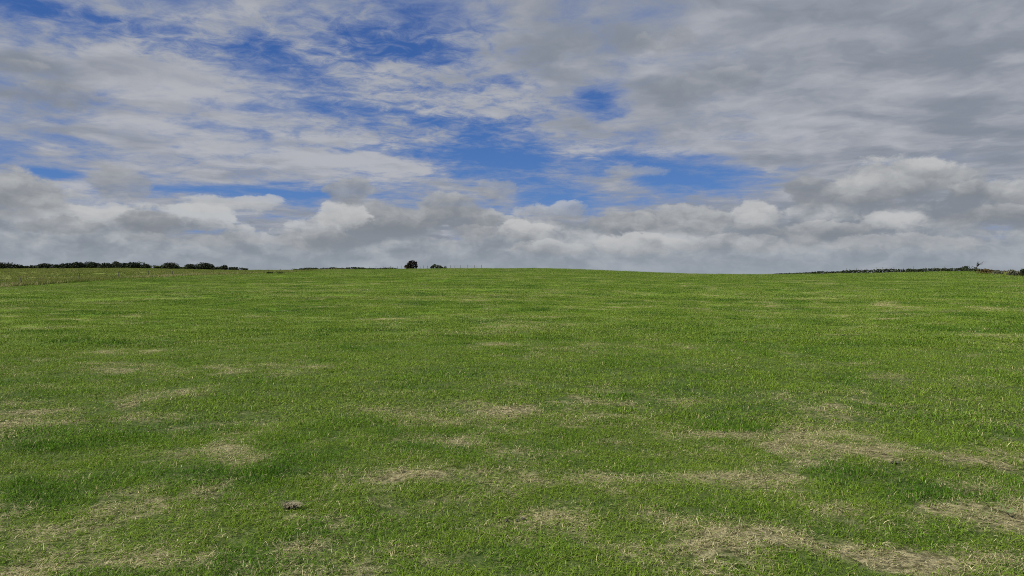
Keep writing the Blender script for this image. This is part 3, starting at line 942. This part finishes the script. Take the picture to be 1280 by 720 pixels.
def build_bushes():
    g1 = 'dark bushes along the left skyline'
    L = [(5, 24, 331.2, 'broad dark bush cut by the left edge of the photo on the skyline'),
         (21, 16, 332.4, 'low dark bush just right of the broad bush at the left photo edge'),
         (33, 13, 333.2, 'lowest narrow bush in the dip near the left photo edge, third along the skyline'),
         (43, 13, 332.1, 'small round dark bush, fourth from the left end of the skyline'),
         (58, 20, 331.7, 'wide low dark bush, fifth from the left end of the skyline'),
         (74, 17, 332.8, 'low dark bush at the left foot of the long rising thicket'),
         (87, 19, 330.6, 'dark bush on the rising left side of the long thicket, second step up'),
         (101, 21, 329.2, 'dark bush on the rising left side of the long thicket, third step up'),
         (116, 21, 328.1, 'dark bush forming the left hump of the long thicket'),
         (131, 17, 329.2, 'dark bush in the shallow dip in the middle of the long thicket'),
         (144.5, 13, 327.0, 'tallest dark bush of the long thicket, a narrow point on the skyline'),
         (155, 14, 328.5, 'dark bush just right of the narrow tallest point of the long thicket'),
         (168, 22, 327.6, 'broad dark bush forming the right hump of the long thicket'),
         (183, 14, 330.4, 'dark bush at the tapering right end of the long thicket'),
         (211, 21, 329.3, 'dark rounded bush standing between the two low green gaps'),
         (237.5, 18, 331.4, 'dark flat bush touching the left of the squarest bush'),
         (258, 22, 328.7, 'square flat-topped dark bush, tallest of the pair right of the gap'),
         (280.5, 10, 331.0, 'small peaked bush in the low tail of the left skyline'),
         (293, 15, 335.6, 'low dark bush right of the small peaked bush in the skyline tail'),
         (306, 12, 336.8, 'lowest last bush at the right tip of the left skyline row')]
    for i, (px, w, top, lab) in enumerate(L):
        bush(px, w, top, crest(px) + 5, M_DARK, 20 + i, lab, g1)
    g2 = 'low green scrub between the skyline bushes'
    for i, (px, w, top, lab) in enumerate([(198, 15, 334.6, 'low green scrub filling the gap right of the long dark thicket'),
                                           (226.5, 10, 334.6, 'low green scrub between the rounded bush and the flat pair'),
                                           (271, 12, 334.0, 'low green scrub left of the small peaked bush')]):
        bush(px, w, top, crest(px) + 3, M_GREEN if i < 2 else M_DARK, 60 + i, lab, g2)
    # under the skyline, at the far corner of the mown field
    for i, (px, w, top, base, lab) in enumerate([(337, 13, 341.0, 342.9, 'left of two tiny dark scrub mounds at the far corner of the field'),
                                                 (351, 11, 341.2, 342.7, 'right of two tiny dark scrub mounds at the far corner of the field')]):
        X, Y = hit(px, base)
        bush(px, w, top, math.hypot(X, Y), M_GREEN, 70 + i, lab, 'scrub mounds at the far field corner', n=300)
    # the two on the crest in the middle
    bush(514, 17, 325.4, crest(514) + 3, M_RED, 81, 'round dark hawthorn bush standing alone on the crest, tallest on the horizon', n=1500,
         shape=[(0.10, .74, .19), (-0.14, .58, .17), (-0.32, .30, .16), (.30, .42, .18), (.34, .74, .07), (0, .32, .24), (-.05, .8, .12), (-.2, .25, .2), (.2, .2, .22)])
    bush(545.5, 15, 329.6, crest(545) + 3, M_DARK, 82, 'low flat dark bush on the crest right of the round hawthorn', n=900,
         shape=[(-.12, .74, .10), (-.3, .45, .14), (.05, .5, .16), (.28, .42, .15), (.42, .35, .08), (-.15, .3, .2), (.2, .25, .2), (-.42, .3, .06)])
    bush(556.5, 8, 332.6, crest(556) + 3, M_DARK, 83, 'small sparse bush touching the right side of the low flat bush on the crest', lobes=3, n=260)
    # right hand end
    bush(1206, 11, 332.2, crest(1206) + 3, M_DARK, 91, 'small round dark bush rising from the long hedge beside the bare tree', lobes=5, n=900)
    for i, (px, w, top, base, m, lab) in enumerate([
            (1232, 20, 337.6, 342.8, M_OLIVE, 'rusty olive scrub bush at the right end of the long hedge'),
            (1249, 14, 339.8, 343.4, M_GREY, 'low grey scrub bush between the rusty scrub and the grey mound'),
            (1265, 16, 337.4, 345.6, M_GREY, 'mounded grey scrub bush left of the dark bush at the right edge'),
            (1281, 15, 335.6, 346.6, M_DARK, 'dark green bush cut off by the right edge of the photo')]):
        X, Y = hit(px, base)
        bush(px, w, top, math.hypot(X, Y), m, 95 + i, lab, 'scrub bushes at the right end of the hedge')


def strip_hedge(path, hfun, wid, mat, seed, name, label, cat, leaf=0.16, dens=26):
    """a hedge along a line of (photo x, distance) points; foliage over woody stems"""
    q = np.random.default_rng(seed)
    pts = [foot(px, d) for px, d in path]
    P, segs = [], []
    o0 = np.array(pts[0])
    L = 0
    for (a, b) in zip(pts[:-1], pts[1:]):
        a = np.array(a); b = np.array(b); ln = np.linalg.norm(b - a)
        n = int(ln * dens)
        for k in range(n):
            t = q.random(); c = a + (b - a) * t
            s = (L + ln * t)
            h = hfun(s)
            z = float(land(c[0], c[1]))
            off = q.normal(size=2) * wid * 0.4
            P.append((c[0] + off[0] - o0[0], c[1] + off[1] - o0[1], z + h * q.random() ** 0.8 - o0[2] - 0.05))
        m = max(1, int(ln / 1.6))
        for k in range(m):
            c = a + (b - a) * ((k + q.random()) / m); z = float(land(c[0], c[1])) - o0[2]
            h = hfun(L + ln * k / m)
            x, y = c[0] - o0[0], c[1] - o0[1]
            segs.append(([(x, y, z - 0.1), (x + (q.random() - .5) * .3, y, z + h * .5), (x + (q.random() - .5) * .6, y + (q.random() - .5) * .3, z + h * (.9 + .25 * q.random()))], 0.035, 0.012))
        L += ln
    root = bpy.data.objects.new(name, None); COL.objects.link(root); root.location = tuple(o0)
    tag(root, label, cat)
    link('foliage', leaves('foliage', P, leaf, mat, seed), root)
    for sg in segs:
        link('stem', tubes('stem', [sg], M_BARK, 4), root)
    return root


def post_mesh(h=1.25, r=0.06, seed=0):
    q = random.Random(seed)
    V, Fc = [], []
    lv = [(-0.3, 1.0), (0.0, 1.0), (h * 0.5, 0.97), (h - 0.04, 0.95), (h, 0.75)]
    n = 8
    for z, k in lv:
        for i in range(n):
            a = 6.2832 * i / n; rr = r * k * (1 + (q.random() - .5) * .12)
            V.append((rr * math.cos(a), rr * math.sin(a), z))
    for j in range(len(lv) - 1):
        for i in range(n):
            Fc.append((j * n + i, j * n + (i + 1) % n, (j + 1) * n + (i + 1) % n, (j + 1) * n + i))
    Fc.append(tuple((len(lv) - 1) * n + i for i in range(n)))
    me = bpy.data.meshes.new('post'); me.from_pydata(V, [], Fc); me.update(); me.materials.append(M_POST)
    return me


def wire_fence(pts, h, label, seed, wires=(0.35, 0.7, 1.0), r=0.06, thick=0.006):
    """pts: land points of the posts"""
    q = random.Random(seed)
    o0 = np.array(pts[len(pts) // 2])
    root = bpy.data.objects.new('wire_fence', None); COL.objects.link(root); root.location = tuple(o0)
    tag(root, label, 'fence')
    me = [post_mesh(h, r, seed + i) for i in range(3)]
    for i, p in enumerate(pts):
        o = link('post', me[i % 3], root, tuple(np.array(p) - o0), q.random() * 6)
        o.rotation_euler = ((q.random() - .5) * .12, (q.random() - .5) * .12, q.random() * 6)
        o.scale = (1, 1, 0.85 + 0.3 * q.random())
    segs = []
    for w in wires:
        for a, b in zip(pts[:-1], pts[1:]):
            a = np.array(a) - o0; b = np.array(b) - o0
            a[2] += w * h; b[2] += w * h
            mid = (a + b) / 2; mid[2] -= 0.03
            segs.append(([a, mid, b], thick, thick))
    link('wire', tubes('wire', segs, M_WIRE, 4), root)
    return root


def build_lines():
    nz = lambda s, k: float(vnoise(s * 0.45 + k, k * 3.3)) ** 1.5
    # hedge on the crest left of the middle
    path = [(px, crest(px) + 2) for px in range(366, 506, 10)]
    strip_hedge(path, lambda s: 0.42 + 0.55 * nz(s, 3), 0.8, M_HEDGE, 501, 'hedge',
                'very low dark hedge along the crest left of the round hawthorn bush', 'hedge', 0.20, 60)
    # hedge on the right crest
    path = [(px, crest(px) + 1) for px in range(966, 1230, 10)]
    strip_hedge(path, lambda s: min(1.0, 0.35 + s * 0.03) * (0.72 + 0.5 * nz(s, 9)), 0.9, M_HEDGE, 502, 'hedge',
                'long low dark hedge running along the right crest to the bare tree', 'hedge', 0.20, 85)
    # grey scrubby bank closing the right corner
    path = [(px, crest(px) + 2) for px in (1226, 1240, 1255, 1270, 1300)]
    strip_hedge(path, lambda s: 0.6 * (0.5 + 0.6 * nz(s, 5)), 0.9, M_GREY, 503, 'overgrown_bank',
                'grey overgrown bank behind the scrub bushes at the right edge', 'hedge', 0.20, 60)
    # posts on the crest, uneven spacing as they show
    pp = []
    for px in (462, 470, 479, 488.2, 497, 501.5, 508, 517, 525.3, 529.4, 534.5, 541, 549, 557, 563, 568.5, 575.5, 584, 593, 602):
        pp.append(foot(px, crest(px) + 3))
    wire_fence(pp, 1.05, 'thin wire fence on leaning wooden posts along the middle crest', 31, r=0.05)
    # fence at the edge of the mown field, posts wide apart
    pts = []
    tot = np.concatenate([[0], np.cumsum(np.hypot(np.diff(EX), np.diff(EY)))])
    for s in np.arange(2, tot[-2], 11.0):
        x = float(np.interp(s, tot, EX)); y = float(np.interp(s, tot, EY)); n = math.hypot(x, y)
        x += x / n * 0.9; y += y / n * 0.9
        pts.append((x, y, float(land(x, y))))
    wire_fence(pts, 1.0, 'wire fence dividing the mown field from the brownish pasture at left', 37, r=0.05, thick=0.004)
    # posts in the right hand hedge
    pp = []
    for px in (1058, 1071, 1083, 1096, 1104, 1117, 1129, 1142, 1157, 1168, 1181, 1190):
        pp.append(foot(px, crest(px) + 2))
    wire_fence(pp, 1.30, 'posts and wire just showing above the long hedge on the right crest', 41, r=0.04)


def bare_tree():
    X, Y, Z = foot(1217.5, crest(1217) + 3)
    root = bpy.data.objects.new('bare_tree', None); COL.objects.link(root)
    root.location = (X, Y, Z - 0.25); root.rotation_euler = (0, 0, math.atan2(-X, Y))
    tag(root, 'small bare windswept tree with forked branches above the long hedge', 'tree')
    q = random.Random(5)
    main = [(0, 0, -0.2), (0.05, 0, 0.6), (0.25, 0, 1.1), (0.55, 0.05, 1.5), (0.7, 0, 1.95)]
    link('trunk', tubes('trunk', [(main, 0.17, 0.06)], M_BARK, 8), root)
    br = [([(0.05, 0, 0.6), (-0.3, 0.1, 0.95), (-0.75, 0.0, 1.15), (-1.05, 0, 1.55)], 0.08, 0.02), ([(0.25, 0, 1.1), (-0.05, 0.05, 1.4), (-0.35, 0, 1.5)], 0.06, 0.02),
          ([(0.55, 0.05, 1.5), (0.9, 0, 1.95), (1.2, 0, 2.15), (1.55, 0, 2.45)], 0.07, 0.02), ([(0.7, 0, 1.95), (0.65, 0, 2.3), (0.85, 0.1, 2.5)], 0.05, 0.015), ([(0.9, 0, 1.95), (1.3, 0.1, 2.0), (1.6, 0.1, 2.05)], 0.04, 0.012)]
    for b in list(br):
        for k in range(4):
            t = b[0][-1]; s = b[0][-2]
            br.append(([s, (t[0] + (q.random() - .5) * .4, t[1] + (q.random() - .5) * .4, t[2] + q.random() * .3)], 0.022, 0.008))
    link('branches', tubes('branches', br, M_BARK, 5), root)
    P = [(q.gauss(0.2, 0.35), q.gauss(0, 0.25), 0.25 + abs(q.gauss(0, 0.4))) for _ in range(420)] + [(q.gauss(0.7, 0.14), q.gauss(0, 0.12), q.gauss(1.9, 0.18)) for _ in range(60)]
    link('foliage', leaves('foliage', P, 0.12, M_DARK, 77), root)


# ------------------------------------------------------------------ small things in the grass near by
def spot(px, py):
    x, y = hit(px, py)
    return x, y, float(land(x, y))


def clod_mesh(name, rx, ry, rz, mat, seed, sub=4):
    bm = bmesh.new()
    bmesh.ops.create_icosphere(bm, subdivisions=sub, radius=1.0)
    from mathutils import noise as mn, Vector
    for v in bm.verts:
        p = v.co.copy()
        d = 1 + 0.42 * mn.noise(p * 1.3 + Vector((seed, 0, 0))) + 0.30 * mn.noise(p * 3.5 + Vector((0, seed, 0))) + 0.14 * mn.noise(p * 9)
        v.co = Vector((p.x * rx * d, p.y * ry * d, max(p.z, -0.5) * rz * d))
    me = bpy.data.meshes.new(name); bm.to_mesh(me); bm.free()
    me.materials.append(mat)
    me.polygons.foreach_set('use_smooth', np.ones(len(me.polygons), bool))
    return me


def straw_mesh(name, n, rx, ry, ln, w, mat, seed, up=0.25):
    q = np.random.default_rng(seed); V, Fc, rn, tp = [], [], [], []
    for i in range(n):
        a = q.random() * 6.283; r = math.sqrt(q.random())
        x, y = rx * r * math.cos(a), ry * r * math.sin(a); d = q.random() * 6.283; L = ln * (.5 + q.random()); z = 0.004 + 0.03 * q.random() * (1 - r); s = up * q.random()
        fx, fy = -math.sin(d) * w / 2, math.cos(d) * w / 2; b = len(V); rv = q.random()
        for t in (0, 0.5, 1.0):
            X = x + math.cos(d) * L * t; Y = y + math.sin(d) * L * t; Z = z + s * L * math.sin(t * 2.6) * 0.8
            k = (1, 0.9, 0.1)[int(t * 2)]
            V += [(X - fx * k, Y - fy * k, Z), (X + fx * k, Y + fy * k, Z + 0.001)]; rn += [rv, rv]; tp += [t, t]
        Fc += [(b, b + 1, b + 3, b + 2), (b + 2, b + 3, b + 5, b + 4)]
    me = mesh_np(name, V, Fc, 4, mat); fattr(me, 'rnd', rn)
    return me


def build_small():
    soil = simple_mat('crumbly_soil', (0.020, 0.018, 0.016), (0.095, 0.088, 0.076), 40, 0.95)
    straw = leaf_mat('dead_grass', (0.20, 0.18, 0.11), (0.42, 0.38, 0.25), 0.3)
    stalkm = simple_mat('dead_stalk', (0.05, 0.05, 0.02), (0.12, 0.10, 0.045), 30)
    leafm = leaf_mat('pale_weed_leaf', (0.14, 0.20, 0.07), (0.26, 0.32, 0.14), 0.35)
    # clod with dead grass pulled over it
    x, y, z = spot(364, 641)
    root = bpy.data.objects.new('earth_clod', None); COL.objects.link(root); root.location = (x, y, z)
    tag(root, 'dark lump of earth with dead pale grass behind it in the lower left grass', 'clod')
    link('soil_lump', clod_mesh('soil_lump', 0.032, 0.024, 0.026, soil, 3), root, (0.025, 0, 0.018))
    o = link('soil_lump', clod_mesh('soil_lump', 0.024, 0.022, 0.03, soil, 8), root, (-0.055, 0.05, 0.02))
    root.scale = (0.78, 0.78, 0.8)
    link('dead_grass', straw_mesh('dead_grass', 260, 0.08, 0.05, 0.07, 0.0035, straw, 5), root, (-0.015, 0.03, 0.03))
    # soil crumbs brought up between the blades
    x, y, z = spot(645, 649)
    root = bpy.data.objects.new('soil_crumbs', None); COL.objects.link(root); root.location = (x, y, z)
    tag(root, 'small scatter of brown soil crumbs in the grass at bottom middle', 'soil')
    q = random.Random(4)
    for i in range(6):
        link('crumb', clod_mesh('crumb', 0.007 + 0.006 * q.random(), 0.008, 0.010, soil, 11 + i, 3), root, ((q.random() - .5) * .16, (q.random() - .5) * .07, 0.014))
    x, y, z = spot(1119, 584)
    o = link('earth_clod', clod_mesh('earth_clod', 0.035, 0.018, 0.013, soil, 21), None, (x, y, z + 0.012))
    tag(o, 'flat dark crumb of earth lying on the pale straw patch at right', 'clod')
    # leaning dead stalk
    x, y, z = spot(959.5, 623)
    o = link('dead_stalk', tubes('dead_stalk', [([(0, 0, 0), (-0.012, 0.01, 0.11), (-0.045, 0.02, 0.20), (-0.055, 0.02, 0.235)], 0.0026, 0.0014), ([(-0.045, 0.02, 0.20), (-0.03, 0.02, 0.23)], 0.0014, 0.001),
                                            ([(-0.055, 0.02, 0.225), (-0.068, 0.03, 0.245)], 0.002, 0.001)], stalkm, 6), None, (x, y, z))
    tag(o, 'thin dark dead stalk leaning left above the lush grass at lower right', 'plant stalk')
    x, y, z = spot(433, 686)
    o = link('twig', tubes('twig', [([(0, 0, 0.03), (-0.025, 0.01, 0.045), (-0.05, 0.02, 0.075)], 0.004, 0.002), ([(-0.03, 0.01, 0.05), (-0.035, -0.01, 0.08)], 0.002, 0.001)], stalkm, 6), None, (x, y, z))
    tag(o, 'short dark twig lying in the pale grass at lower left of middle', 'twig')
    # pale broad-leaved weed
    x, y, z = spot(1259, 643)
    V, Fc, rn = [], [], []
    for k, (a, L, w, up) in enumerate([(1.9, 0.085, 0.018, 1.2), (0.3, 0.07, 0.020, 0.5), (3.0, 0.06, 0.016, 0.45), (4.6, 0.06, 0.018, 0.35), (5.6, 0.055, 0.018, 0.5)]):
        b = len(V); n = 7
        for i in range(n + 1):
            t = i / n; r = L * t; zz = 0.012 + L * (up * t - 0.45 * up * t * t) ; ww = w * math.sin(math.pi * min(1, t * 0.93 + 0.05)) * 0.9 + 0.001
            for s, dz in ((-1, 0.004), (0, 0), (1, 0.004)):
                V.append((r * math.cos(a) - s * ww / 2 * math.sin(a), r * math.sin(a) + s * ww / 2 * math.cos(a), zz + dz + 0.002 * math.sin(t * 17))); rn.append(0.3 + 0.15 * k)
        for i in range(n):
            for j in range(2):
                p = b + i * 3 + j; Fc.append((p, p + 1, p + 4, p + 3))
    me = mesh_np('broadleaf_weed', V, Fc, 4, leafm, True); fattr(me, 'rnd', rn)
    o = link('broadleaf_weed', me, None, (x, y, z + 0.02))
    tag(o, 'pale broad-leaved weed standing by the dark hollow near the right edge', 'weed')


build_bushes()
build_lines()
bare_tree()
build_small()

build_ground(ground_material())
build_grass()
sun = bpy.data.lights.new('sun', 'SUN')
sun.energy = 5.0
sun.angle = R(0.8)
sun.color = (1.0, 0.95, 0.87)
so = bpy.data.objects.new('sun', sun)
COL.objects.link(so)
so.rotation_euler = (R(90 - SUN_EL), 0, R(180 - SUN_AZ))   # shines from azimuth SUN_AZ
scene.cycles.use_denoising = False
scene.cycles.max_bounces = 5
scene.cycles.diffuse_bounces = 3
scene.cycles.pixel_filter_type = 'BLACKMAN_HARRIS'
scene.cycles.filter_width = 1.0
